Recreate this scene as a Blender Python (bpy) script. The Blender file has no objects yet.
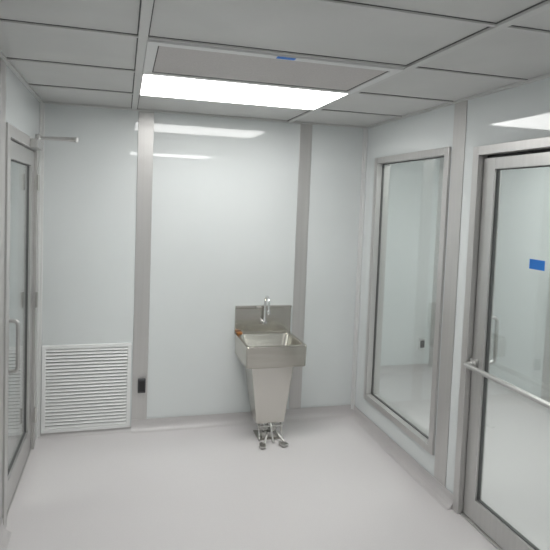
import bpy, bmesh, math
import numpy as np
from mathutils import Vector, Matrix

H=2.465; W=2.555; YB=-5.6
sc=bpy.context.scene
COL=sc.collection

# ------------------------------------------------------------------ materials
def new_mat(name):
    m=bpy.data.materials.new(name); m.use_nodes=True
    nt=m.node_tree; b=nt.nodes['Principled BSDF']
    return m,nt,b
def simple(name,col,rough=.5,metal=0.,spec=None,coat=0.):
    m,nt,b=new_mat(name)
    b.inputs['Base Color'].default_value=(*col,1); b.inputs['Roughness'].default_value=rough
    b.inputs['Metallic'].default_value=metal
    if coat: b.inputs['Coat Weight'].default_value=coat; b.inputs['Coat Roughness'].default_value=.05
    return m
def noisy(name,c1,c2,scale=(5,5,5),rough=.5,rr=.0,metal=0.,bump=0.,detail=4,coords='Object',nscale=1.0,lo=.35,hi=.65,ior=None):
    m,nt,b=new_mat(name)
    tc=nt.nodes.new('ShaderNodeTexCoord'); mp=nt.nodes.new('ShaderNodeMapping')
    mp.inputs['Scale'].default_value=scale
    nz=nt.nodes.new('ShaderNodeTexNoise'); nz.inputs['Scale'].default_value=nscale; nz.inputs['Detail'].default_value=detail
    cr=nt.nodes.new('ShaderNodeValToRGB')
    cr.color_ramp.elements[0].position=lo; cr.color_ramp.elements[0].color=(*c1,1)
    cr.color_ramp.elements[1].position=hi; cr.color_ramp.elements[1].color=(*c2,1)
    L=nt.links.new
    L(tc.outputs[coords],mp.inputs[0]); L(mp.outputs[0],nz.inputs['Vector']); L(nz.outputs[0],cr.inputs[0]); L(cr.outputs[0],b.inputs['Base Color'])
    b.inputs['Metallic'].default_value=metal
    if ior: b.inputs['IOR'].default_value=ior
    mr=nt.nodes.new('ShaderNodeMapRange'); mr.inputs['To Min'].default_value=rough-rr; mr.inputs['To Max'].default_value=rough+rr
    L(nz.outputs[0],mr.inputs[0]); L(mr.outputs[0],b.inputs['Roughness'])
    if bump:
        bp=nt.nodes.new('ShaderNodeBump'); bp.inputs['Strength'].default_value=bump; bp.inputs['Distance'].default_value=.002
        L(nz.outputs[0],bp.inputs['Height']); L(bp.outputs[0],b.inputs['Normal'])
    return m
def emis(name,col,s):
    m,nt,b=new_mat(name)
    b.inputs['Base Color'].default_value=(*col,1); b.inputs['Emission Color'].default_value=(*col,1); b.inputs['Emission Strength'].default_value=s
    return m
M_wall=noisy('acrylic_wall_panel',(.705,.735,.735),(.73,.76,.762),scale=(1.3,1.3,1.3),rough=.025,rr=.008,ior=1.54)
M_floor=noisy('vinyl_floor',(.675,.65,.655),(.695,.67,.675),scale=(130,130,130),rough=.26,rr=.01,detail=3,lo=.35,hi=.65)
M_cove=noisy('vinyl_cove',(.55,.53,.53),(.57,.55,.55),scale=(130,130,130),rough=.30,detail=3)
M_tile=noisy('ceiling_tile',(.60,.60,.59),(.64,.64,.63),scale=(3,3,3),rough=.45)
M_tee=simple('painted_tee',(.62,.62,.61),.35)
M_gapshade=simple('painted_shadow_gap',(.10,.10,.10),.7)  # dark colour that paints in shadow lines
M_alu=noisy('brushed_aluminium',(.57,.56,.55),(.60,.59,.58),scale=(60,60,1),rough=.38,rr=.03,metal=.6)
M_alud=noisy('satin_aluminium',(.56,.555,.545),(.59,.585,.575),scale=(60,60,1),rough=.33,rr=.03,metal=.75)
M_ss=noisy('brushed_stainless',(.58,.56,.51),(.63,.61,.56),scale=(2,2,25),rough=.21,rr=.02,metal=1.,detail=1)
M_ssv=noisy('polished_stainless_sheet',(.61,.59,.55),(.65,.63,.59),scale=(5,5,1),rough=.26,rr=.03,metal=1.,detail=1)
M_chrome=simple('chrome',(.78,.78,.78),.09,1.)
M_satin=simple('satin_steel',(.58,.57,.55),.28,1.)
M_black=simple('black_rubber',(.02,.02,.02),.5)
M_dark=simple('dark_plastic',(.06,.06,.065),.4)
M_gask=simple('grey_gasket',(.10,.10,.10),.5)
M_white=simple('white_powder_coat',(.74,.745,.74),.35)
M_blade=simple('grille_white',(.86,.865,.86),.4)
M_gback=simple('grille_painted_shade',(.25,.25,.25),.8)  # grey painted as the shade between the louvres
M_blue=simple('blue_tape',(.02,.20,.68),.6)
M_soap=simple('amber_soap',(.35,.14,.04),.4)
M_light=emis('light_lens',(1,.995,.975),10.0)
M_light2=emis('light_lens_annex',(1,1,.98),9.5)
M_filter=noisy('filter_mesh',(.56,.535,.525),(.62,.595,.585),scale=(160,160,160),rough=.7,bump=.2)
def glass():
    m=bpy.data.materials.new('clear_glass'); m.use_nodes=True; nt=m.node_tree; nt.nodes.clear(); L=nt.links.new
    o=nt.nodes.new('ShaderNodeOutputMaterial'); mx=nt.nodes.new('ShaderNodeMixShader')
    t=nt.nodes.new('ShaderNodeBsdfTransparent'); t.inputs[0].default_value=(.93,.955,.945,1)
    g=nt.nodes.new('ShaderNodeBsdfGlossy'); g.inputs['Roughness'].default_value=.0; g.inputs['Color'].default_value=(1,1,1,1)
    lw=nt.nodes.new('ShaderNodeLayerWeight'); lw.inputs['Blend'].default_value=.5
    pw=nt.nodes.new('ShaderNodeMath'); pw.operation='POWER'; pw.inputs[1].default_value=4.2
    ma=nt.nodes.new('ShaderNodeMath'); ma.operation='MULTIPLY_ADD'; ma.inputs[1].default_value=.88; ma.inputs[2].default_value=.10
    L(lw.outputs['Facing'],pw.inputs[0]); L(pw.outputs[0],ma.inputs[0]); L(ma.outputs[0],mx.inputs[0])
    L(t.outputs[0],mx.inputs[1]); L(g.outputs[0],mx.inputs[2]); L(mx.outputs[0],o.inputs[0])
    return m
M_glass=glass()

# ------------------------------------------------------------------ geometry helpers
def finish(name,bm,mat,parent=None,bevel=0,smooth=False):
    me=bpy.data.meshes.new(name); bmesh.ops.recalc_face_normals(bm,faces=bm.faces[:]); bm.to_mesh(me); bm.free()
    ob=bpy.data.objects.new(name,me); COL.objects.link(ob)
    if mat: me.materials.append(mat)
    if parent: ob.parent=parent
    if smooth:
        for p in me.polygons: p.use_smooth=True
    if bevel:
        md=ob.modifiers.new('bevel','BEVEL'); md.width=bevel; md.segments=2; md.limit_method='ANGLE'
    return ob
def add_box(bm,x0,x1,y0,y1,z0,z1):
    x0,x1=sorted((x0,x1)); y0,y1=sorted((y0,y1)); z0,z1=sorted((z0,z1))
    v=[bm.verts.new((x,y,z)) for x in (x0,x1) for y in (y0,y1) for z in (z0,z1)]
    for f in ((0,1,3,2),(4,6,7,5),(0,4,5,1),(2,3,7,6),(0,2,6,4),(1,5,7,3)): bm.faces.new([v[i] for i in f])
def boxes(name,lst,mat,parent=None,bevel=0):
    bm=bmesh.new()
    for b in lst: add_box(bm,*b)
    return finish(name,bm,mat,parent,bevel)
def empty(name,loc=(0,0,0)):
    e=bpy.data.objects.new(name,None); COL.objects.link(e); e.empty_display_size=.1
    return e
def tube(name,pts,r,mat,parent=None,res=6,bez=True):
    cu=bpy.data.curves.new(name,'CURVE'); cu.dimensions='3D'; cu.bevel_depth=r; cu.bevel_resolution=res; cu.use_fill_caps=True
    s=cu.splines.new('POLY'); s.points.add(len(pts)-1)
    for i,p in enumerate(pts): s.points[i].co=(*p,1)
    tmp=bpy.data.objects.new(name+'_c',cu); COL.objects.link(tmp)
    dg=bpy.context.evaluated_depsgraph_get(); me=bpy.data.meshes.new_from_object(tmp.evaluated_get(dg))
    bpy.data.objects.remove(tmp)
    me.name=name; me.materials.clear(); me.materials.append(mat)
    for p in me.polygons: p.use_smooth=True
    ob=bpy.data.objects.new(name,me); COL.objects.link(ob)
    if parent: ob.parent=parent
    return ob
def arc_pts(pts,r=.03,n=6):
    P=[Vector(p) for p in pts]; out=[P[0]]
    for i in range(1,len(P)-1):
        a=(P[i-1]-P[i]); b=(P[i+1]-P[i]); rr=min(r,a.length*.49,b.length*.49)
        A=P[i]+a.normalized()*rr; B=P[i]+b.normalized()*rr
        for k in range(n+1):
            t=k/n; out.append((1-t)**2*A+2*t*(1-t)*P[i]+t*t*B)
    out.append(P[-1]); return [tuple(o) for o in out]
def cyl(name,c,r,d,axis,mat,parent=None,seg=32,r2=None):
    bm=bmesh.new(); bmesh.ops.create_cone(bm,cap_ends=True,segments=seg,radius1=r,radius2=r if r2 is None else r2,depth=d)
    M=Matrix.Translation(c)
    if axis=='x': M=M@Matrix.Rotation(math.pi/2,4,'Y')
    if axis=='y': M=M@Matrix.Rotation(math.pi/2,4,'X')
    bmesh.ops.transform(bm,matrix=M,verts=bm.verts[:])
    ob=finish(name,bm,mat,parent,bevel=min(r,d)*.12)
    return ob
def ring(cx,cy,hw,hd,r,z,n=6):
    out=[]
    for sx,sy,a0 in ((1,1,0),(-1,1,90),(-1,-1,180),(1,-1,270)):
        for k in range(n+1):
            a=math.radians(a0+90*k/n)
            out.append((cx+sx*(hw-r)+r*math.cos(a),cy+sy*(hd-r)+r*math.sin(a),z))
    return out
def loft(name,rings,mat,parent=None,cap0=True,cap1=True,smooth=False):
    bm=bmesh.new(); R=[[bm.verts.new(p) for p in rg] for rg in rings]
    n=len(R[0])
    for a,b in zip(R[:-1],R[1:]):
        for i in range(n): bm.faces.new((a[i],a[(i+1)%n],b[(i+1)%n],b[i]))
    if cap0: bm.faces.new(R[0][::-1])
    if cap1: bm.faces.new(R[-1])
    ob=finish(name,bm,mat,parent)
    if smooth:
        for p in ob.data.polygons: p.use_smooth=True
        md=ob.modifiers.new('es','EDGE_SPLIT'); md.split_angle=math.radians(30)
    return ob

# ------------------------------------------------------------------ shell
T=.09
boxes('floor',[(-1.9,4.6,YB-.1,1.2,-.1,0)],M_floor)
boxes('ceiling',[(-1.9,4.6,YB-.1,1.2,H,H+.1)],M_tile)
boxes('wall_back',[(-T,W+T,0,T,0,H)],M_wall)
boxes('wall_front',[(-T,W+T,YB-T,YB,0,H)],M_wall)
LD=(-1.14,-.13,2.16)
boxes('wall_left',[(-T,0,YB,LD[0],0,H),(-T,0,LD[1],0,0,H),(-T,0,LD[0],LD[1],LD[2],H)],M_wall)
RD=(-2.50,-1.43,2.165); WN=(-1.20,-.21,.22,2.19)
boxes('wall_right',[(W,W+T,YB,RD[0],0,H),(W,W+T,RD[0],RD[1],RD[2],H),(W,W+T,RD[1],WN[0],0,H),
   (W,W+T,WN[0],WN[1],0,WN[2]),(W,W+T,WN[0],WN[1],WN[3],H),(W,W+T,WN[1],0,0,H)],M_wall)
boxes('wall_corridor_side',[(4.35,4.45,YB,1.0,0,H)],M_wall)
boxes('wall_corridor_end',[(W+T,4.45,.95,1.05,0,H)],M_wall)
boxes('wall_corridor_near_end',[(W+T,4.45,YB-.1,YB,0,H)],M_wall)
boxes('wall_corridor_inner',[(W,W+T,T,.95,0,H)],M_wall)
boxes('wall_anteroom_side',[(-1.75,-1.65,YB,1.0,0,H)],M_wall)
boxes('wall_anteroom_end',[(-1.75,-T,.85,.95,0,H)],M_wall)
boxes('wall_anteroom_near_end',[(-1.75,-T,-3.1,-3.0,0,H)],M_wall)
boxes('wall_anteroom_inner',[(-T,0,T,.85,0,H)],M_wall)

bw=.006
k=0
def trim(lst,mat=M_alu,bev=.002):
    global k; k+=1
    return boxes('trim_%d'%k,lst,mat,None,bev)
trim([(.685,.80,-bw,0,.0,H)])
trim([(1.965,2.07,-bw,0,.0,H)])
trim([(W-bw,W,-1.335,-1.215,0,H)])
trim([(0,bw,-1.27,-1.15,0,H)])
trim([(0,bw,-2.55,-2.43,0,H)])
trim([(0,bw,-3.8,-3.68,0,H)])
trim([(W-bw,W,-2.64,-2.51,0,H)])
trim([(W-bw,W,-3.9,-3.78,0,H)])
trim([(W-.03,W,-.012,0,0,H),(W-.012,W,-.03,-.012,0,H)],M_white)
trim([(0,.03,-.012,0,0,H),(0,.012,-.03,-.012,0,H)],M_white)
trim([(3.90,4.02,.944,.95,0,H)])
trim([(4.344,4.35,-.3,-.18,0,H)])
trim([(4.344,4.35,-1.6,-1.48,0,H)])

def cove(name,a,b,n,h=.085,w=.05):
    prof=[(0,0),(0,h),(.004,h)]
    for i in range(7):
        t=math.radians(90*i/6); prof.append((.004+w*(1-math.cos(t)) , h*.75*(1-math.sin(t))))
    prof[-1]=(w,.001); prof.append((w,0))
    bm=bmesh.new(); A=[bm.verts.new((a[0]+n[0]*p,a[1]+n[1]*p,z)) for p,z in prof]; B=[bm.verts.new((b[0]+n[0]*p,b[1]+n[1]*p,z)) for p,z in prof]
    m=len(prof)
    for i in range(m): bm.faces.new((A[i],A[(i+1)%m],B[(i+1)%m],B[i]))
    bm.faces.new(A); bm.faces.new(B[::-1])
    return finish(name,bm,M_cove)
cove('baseboard_back',(.685,-.006),(W,-.006),(0,-1))
cove('baseboard_back_left',(.0,-.001),(.685,-.001),(0,-1),h=.03,w=.03)
cove('baseboard_right',(W-.006,0),(W-.006,RD[1]),(-1,0))
cove('baseboard_right_near',(W-.006,RD[0]),(W-.006,YB),(-1,0))
cove('baseboard_left',(.006,LD[0]),(.006,YB),(1,0))
cove('baseboard_front',(0,YB),(W,YB),(0,1))
cove('baseboard_corridor_end',(W+T,.95),(4.35,.95),(0,-1))
cove('baseboard_corridor_side',(4.35,.95),(4.35,YB),(-1,0))
cove('baseboard_anteroom',(-1.65,.85),(-1.65,-3.0),(1,0))

X1,X2=.653,1.873; rows=[-.6015-.61*i for i in range(9)]
g=[]; gg=[]
def tee(x0,x1,y0,y1,d=.011):
    g.append((x0,x1,y0,y1,H-d,H+.002))
for x in (X1,X2):
    tee(x-.019,x+.019,YB,0,.013); gg.append((x-.024,x+.024,YB,0,H-.003,H+.001))
for y in rows:
    if y>YB+.05:
        tee(0,W,y-.009,y+.009,.009); gg.append((0,W,y-.0125,y+.0125,H-.0025,H+.001))
g+= [(0,W,-.022,0,H-.014,H),(0,.022,YB,0,H-.0145,H),(W-.022,W,YB,0,H-.0145,H)]
for y in [.3-.61*i for i in range(10)]:
    g.append((W+T,4.35,y-.012,y+.012,H-.006,H+.002)); 
for x in (3.1,3.7): g.append((x-.012,x+.012,YB,.95,H-.008,H+.002))
e=empty('ceiling_grid')
boxes('tees',g,M_tee,e,.0015)
boxes('painted_shadow_lines',gg,M_gapshade,e)  # flat dark strips, shadow lines along the tees put in as colour

def ceiling_light(x0,x1,y0,y1,mat):
    e=empty('ceiling_light')
    f=.006
    boxes('frame',[(x0,x1,y0,y0+f,H-.012,H),(x0,x1,y1-f,y1,H-.012,H),(x0,x0+f,y0+f,y1-f,H-.012,H),(x1-f,x1,y0+f,y1-f,H-.012,H)],M_white,e)
    boxes('lens',[(x0+f,x1-f,y0+f,y1-f,H-.010,H-.001)],mat,e)
    return e
ceiling_light(X1+.0195,X2-.0195,rows[1]+.0095,rows[0]-.0095,M_light)
ceiling_light(X1+.0195,X2-.0195,rows[6]+.0095,rows[5]-.0095,M_light)
ceiling_light(2.85,4.07,-.9,-.32,M_light2)
ceiling_light(2.85,4.07,-3.3,-2.7,M_light2)
ceiling_light(-1.4,-.4,-1.5,-.9,M_light2)

e=empty('ceiling_filter_panel')
x0,x1,y0,y1=X1+.0195,X2-.0195,rows[2]+.0095,rows[1]-.0095
fp=.045
boxes('outer_frame',[(x0,x1,y0,y0+fp,H-.018,H),(x0,x1,y1-fp,y1,H-.018,H),(x0,x0+fp,y0+fp,y1-fp,H-.018,H),(x1-fp,x1,y0+fp,y1-fp,H-.018,H)],M_white,e)
boxes('mesh_face',[(x0+fp,x1-fp,y0+fp,y1-fp,H-.012,H-.003)],M_filter,e)
boxes('inner_groove',[(x0+fp-.002,x1-fp+.002,y0+fp-.002,y0+fp+.006,H-.0135,H-.004),(x0+fp-.002,x1-fp+.002,y1-fp-.006,y1-fp+.002,H-.0135,H-.004),
   (x0+fp-.002,x0+fp+.006,y0+fp+.006,y1-fp-.006,H-.0135,H-.004),(x1-fp-.006,x1-fp+.002,y0+fp+.006,y1-fp-.006,H-.0135,H-.004)],M_gapshade,e)
boxes('blue_label',[(1.235,1.32,y0+.004,y0+.034,H-.0195,H-.018)],M_blue,e)

# ------------------------------------------------------------------ window in right wall
e=empty('window_1'); a,b,z0,z1=WN; f=.048
def fr(name,x0,x1,f,mat,a=a,b=b,z0=z0,z1=z1,bev=.003,par=e):
    return boxes(name,[(x0,x1,a,a+f,z0,z1),(x0,x1,b-f,b,z0,z1),(x0,x1,a+f,b-f,z0,z0+f),(x0,x1,a+f,b-f,z1-f,z1)],mat,par,bev)
fr('frame',W-.018,W+T+.01,f,M_alu)
fr('gasket',W+.028,W+.044,.006,M_gask,a=a+f,b=b-f,z0=z0+f,z1=z1-f,bev=0)
boxes('pane',[(W+.033,W+.039,a+f,b-f,z0+f,z1-f)],M_glass,e)

# ------------------------------------------------------------------ doors
def make_door(idx,D,side,leafy,stile,toprail,botrail,fw=.065,gap=.006):
    e=empty('door_%d'%idx)
    X=(lambda v: v) if side>0 else (lambda v: W-v)
    a,b,z1=D
    def B(name,lst,mat,bev=.002):
        return boxes(name,[(X(v0),X(v1),u0,u1,p,q) for (v0,v1,u0,u1,p,q) in lst],mat,e,bev)
    B('frame',[(-T-.01,.015,a,a+fw,0,z1),(-T-.01,.015,b-fw,b,0,z1),(-T-.01,.015,a+fw,b-fw,z1-fw,z1)],M_alu)
    B('seal_and_gap_shade',[(-.052,-.045,a+fw,a+fw+.004,0,z1-fw),(-.052,-.045,b-fw-.004,b-fw,0,z1-fw),(-.052,-.045,a+fw,b-fw,z1-fw-gap+.002,z1-fw)],M_black,0)  # seals; black top strip also paints the shaded gap over the leaf
    la,lb,lz=a+fw+.005,b-fw-.005,z1-fw-gap
    v0,v1=leafy
    B('leaf',[(v0,v1,la,la+stile,.01,lz),(v0,v1,lb-stile,lb,.01,lz),(v0,v1,la+stile,lb-stile,.01,.01+botrail),(v0,v1,la+stile,lb-stile,lz-toprail,lz)],M_alud)
    vm=(v0+v1)/2
    B('pane',[(vm-.003,vm+.003,la+stile,lb-stile,.01+botrail,lz-toprail)],M_glass,0)
    gk=.005; A,Bq,zz0,zz1=la+stile,lb-stile,.01+botrail,lz-toprail
    B('gasket',[(vm-.010,vm+.010,A,A+gk,zz0,zz1),(vm-.010,vm+.010,Bq-gk,Bq,zz0,zz1),(vm-.010,vm+.010,A+gk,Bq-gk,zz0,zz0+gk),(vm-.010,vm+.010,A+gk,Bq-gk,zz1-gk,zz1)],M_gask,0)
    B('threshold',[(-T,.0,a+fw,b-fw,0,.008)],M_alud,.002)
    return e,X,la,lb,lz
e,X,la,lb,lz=make_door(1,RD,-1,(-.065,-.02),.095,.065,.13,fw=.050,gap=.018)
def V(X,v,u,z): return (X(v),u,z)
tube('pull_handle',arc_pts([V(X,-.065,lb-.055,.93),V(X,-.125,lb-.06,.93),V(X,-.125,lb-.06,1.19),V(X,-.065,lb-.055,1.19)],.035),.011,M_alud,e)
tube('push_bar',arc_pts([V(X,-.02,lb-.03,.915),V(X,.05,lb-.03,.915),V(X,.05,la+.05,.915),V(X,-.02,la+.05,.915)],.02),.014,M_alud,e)
boxes('push_bar_mount_far',[(X(-.02),X(.0),lb-.055,lb-.005,.885,.945)],M_alud,e,.003)
boxes('push_bar_mount_near',[(X(-.02),X(.0),la+.025,la+.075,.885,.945)],M_alud,e,.003)
boxes('blue_tape',[(X(-.039),X(-.0385),-1.955,-1.855,1.515,1.565)],M_blue,e)
e,X,la,lb,lz=make_door(2,LD,1,(-.05,-.005),.11,.10,.17)
tube('pull_handle',arc_pts([V(X,-.005,la+.055,.83),V(X,.05,la+.055,.83),V(X,.05,la+.055,1.11),V(X,-.005,la+.055,1.11)],.035),.011,M_alud,e)
for i,z in enumerate((.25,1.07,1.88)):
    cyl('hinge_%d'%(i+1),V(X,.022,lb+.002,z),.009,.11,'z',M_satin,e,16)
boxes('closer_body',[(X(.015),X(.06),lb-.30,lb-.06,lz+.005,lz+.06)],M_alud,e,.006)
za_=lz+.085
cyl('closer_spindle',V(X,.038,lb-.10,lz+.07),.012,.035,'z',M_alud,e,16)
tube('closer_arm',[V(X,.038,lb-.10,za_),V(X,.27,lb-.07,za_)],.009,M_alud,e)
cyl('closer_elbow',V(X,.27,lb-.07,za_+.006),.013,.034,'z',M_alud,e,16)
tube('closer_forearm',[V(X,.27,lb-.07,za_+.017),V(X,.02,lb+.02,za_+.017)],.007,M_alud,e)
boxes('closer_shoe',[(X(.0),X(.03),lb-.0,lb+.05,za_,za_+.035)],M_alud,e,.003)

# ------------------------------------------------------------------ return air grille
e=empty('return_air_grille')
gx0,gx1,gz0,gz1=.035,.672,.032,.69
fw=.026
boxes('frame',[(gx0,gx1,-.016,0,gz0,gz0+fw),(gx0,gx1,-.016,0,gz1-fw,gz1),(gx0,gx0+fw,-.016,0,gz0+fw,gz1-fw),(gx1-fw,gx1,-.016,0,gz0+fw,gz1-fw)],M_blade,e,.002)
boxes('louvre_shade_sheet',[(gx0+fw,gx1-fw,-.002,-.0005,gz0+fw,gz1-fw)],M_gback,e)  # flat grey sheet standing in for shade behind the louvres
bm=bmesh.new(); n=24; pitch=(gz1-gz0-2*fw)/n
for i in range(n):
    z=gz0+fw+pitch*(i+.5)
    vs=[bm.verts.new(c) for c in ((gx0+fw,-.0150,z-.0085),(gx1-fw,-.0150,z-.0085),(gx1-fw,-.004,z+.0085),(gx0+fw,-.004,z+.0085),
        (gx0+fw,-.0130,z-.0097),(gx1-fw,-.0130,z-.0097),(gx1-fw,-.0022,z+.0075),(gx0+fw,-.0022,z+.0075))]
    for f_ in ((0,1,2,3),(7,6,5,4),(0,4,5,1),(3,2,6,7),(0,3,7,4),(1,5,6,2)): bm.faces.new([vs[j] for j in f_])
finish('louvres',bm,M_blade,e)

e=empty('electrical_outlet')
boxes('box',[(.727,.785,-.03,-.006,.30,.41)],M_dark,e,.004)
boxes('face',[(.735,.777,-.034,-.03,.315,.395)],M_black,e,.002)
e=empty('wall_switch_plate')
boxes('plate',[(3.76,3.84,.938,.95,.25,.37)],M_white,e,.003)
boxes('rocker',[(3.775,3.825,.932,.938,.27,.35)],M_dark,e,.002)

# ------------------------------------------------------------------ sink
e=empty('hand_washing_sink')
cx=1.71; hw=.235; zr=.745; za=.585; yb=-.012; yf=-.44
cy=(yb+yf)/2; hd=(yb-yf)/2
rings=[ring(cx,cy,hw-.012,hd-.006,.02,za),ring(cx,cy,hw-.004,hd-.002,.02,za+.004),ring(cx,cy,hw,hd,.02,zr-.004),ring(cx,cy,hw-.003,hd-.003,.019,zr)]
iy=cy-.012; ihd=hd-.035
rings+=[ring(cx,iy,hw-.022,ihd,.05,zr),ring(cx,iy,hw-.026,ihd-.004,.05,zr-.008),ring(cx,iy,hw-.045,ihd-.02,.05,zr-.10),
        ring(cx,iy,hw-.065,ihd-.04,.045,zr-.130),ring(cx,iy,hw-.10,ihd-.07,.04,zr-.137),ring(cx,iy,.03,.03,.028,zr-.142)]
loft('basin',rings,M_ss,e,smooth=True)
cyl('drain',(cx,iy,zr-.139),.028,.006,'z',M_chrome,e)
boxes('backsplash',[(cx-hw,cx+hw,-.020,-.002,zr-.01,.945),(cx-hw,cx+hw,-.032,-.002,.945,.965)],M_ssv,e,.003)
prs=[(.108,.10,.125,-.235),(.112,.105,.15,-.235),(.170,.15,.586,-.20)]
loft('pedestal',[ring(cx,c,a,b,.012,z) for a,b,z,c in prs],M_ssv,e,smooth=True)
zf=.83
cyl('faucet_flange',(cx,-.026,zf),.026,.012,'y',M_chrome,e)
boxes('faucet_body',[(cx-.018,cx+.018,-.075,-.03,zf-.018,zf+.018)],M_chrome,e,.006)
gp=[(cx,-.058,zf),(cx,-.058,1.0)]
for i in range(13):
    t=math.pi*i/12; gp.append((cx,-.058-.055*(1-math.cos(t)),1.0+.055*math.sin(t)))
gp.append((cx,-.168,.95))
tube('faucet_gooseneck',gp,.010,M_chrome,e)
cyl('faucet_aerator',(cx,-.168,.94),.014,.03,'z',M_chrome,e,20)
cyl('faucet_collar',(cx,-.058,.86),.016,.03,'z',M_chrome,e,20)
boxes('soap_bar',[(cx-hw+.01,cx-hw+.055,-.075,-.033,zr,zr+.018)],M_soap,e,.006)
# foot pedal valve
boxes('valve_floor_plate',[(cx-.095,cx+.085,-.35,-.18,0,.008)],M_ss,e,.002)
boxes('valve_body',[(cx-.06,cx+.06,-.33,-.25,.008,.055),(cx-.055,cx-.015,-.32,-.26,.055,.085),(cx+.015,cx+.055,-.32,-.26,.055,.085)],M_satin,e,.006)
for i,s in enumerate((-1,1)):
    tube('supply_tube_%d'%(i+1),[(cx+s*.035,-.29,.08),(cx+s*.035,-.29,.135)],.012,M_chrome,e)
    tube('valve_knuckle_%d'%(i+1),[(cx+s*.035,-.32,.045),(cx+s*.035,-.36,.05)],.015,M_satin,e)
    tube('pedal_arm_%d'%(i+1),arc_pts([(cx+s*.035,-.33,.045),(cx+s*.04,-.39,.07),(cx+s*.075,-.45,.025)],.03),.008,M_satin,e)
    rg=[]
    for (sc_,zz) in ((.94,.010),(1,.013),(1,.021),(.94,.024)):
        pts=ring(0,0,.026*sc_,.036*sc_,.012*sc_,zz)
        Mr=Matrix.Translation((cx-.012+s*.080,-.462,0))@Matrix.Rotation(s*.3,4,'Z')
        rg.append([tuple(Mr@Vector(p)) for p in pts])
    loft('pedal_%d'%(i+1),rg,M_satin,e,smooth=True)
    tube('frame_leg_%d'%(i+1),arc_pts([(cx+s*.085,-.31,.13),(cx+s*.088,-.33,.06),(cx+s*.09,-.36,.008)],.02),.008,M_satin,e)
tube('valve_stop_rod',arc_pts([(cx,-.29,.13),(cx,-.34,.12),(cx,-.42,.012)],.03),.008,M_satin,e)
tube('valve_crossbar',[(cx-.10,-.335,.10),(cx+.10,-.335,.10)],.007,M_satin,e)
cyl('drain_pipe',(cx,-.22,.066),.024,.12,'z',M_chrome,e,24)

# ------------------------------------------------------------------ world, camera
w=bpy.data.worlds.new('world'); sc.world=w; w.use_nodes=True
w.node_tree.nodes['Background'].inputs[0].default_value=(.5,.5,.5,1); w.node_tree.nodes['Background'].inputs[1].default_value=.3
sc.view_settings.view_transform='Standard'; sc.view_settings.look='None'; sc.view_settings.exposure=0
yaw,pitch,roll=.2592,-.0545,.0365
F=np.array([math.sin(yaw)*math.cos(pitch),math.cos(yaw)*math.cos(pitch),math.sin(pitch)])
R=np.array([math.cos(yaw),-math.sin(yaw),0.]); U=np.cross(R,F)
R2=R*math.cos(roll)+U*math.sin(roll); U2=-R*math.sin(roll)+U*math.cos(roll)
cd=bpy.data.cameras.new('camera'); cam=bpy.data.objects.new('camera',cd); COL.objects.link(cam); sc.camera=cam
M=Matrix.Identity(4)
for i in range(3): M[i][0]=R2[i]; M[i][1]=U2[i]; M[i][2]=-F[i]
M[0][3],M[1][3],M[2][3]=.5897,-4.0506,1.802
cam.matrix_world=M
cd.sensor_width=36; cd.sensor_fit='HORIZONTAL'; cd.lens=519.83/550*36
cd.shift_x=(275-260.46)/550; cd.shift_y=-(275-230.56)/550; cd.clip_start=.02
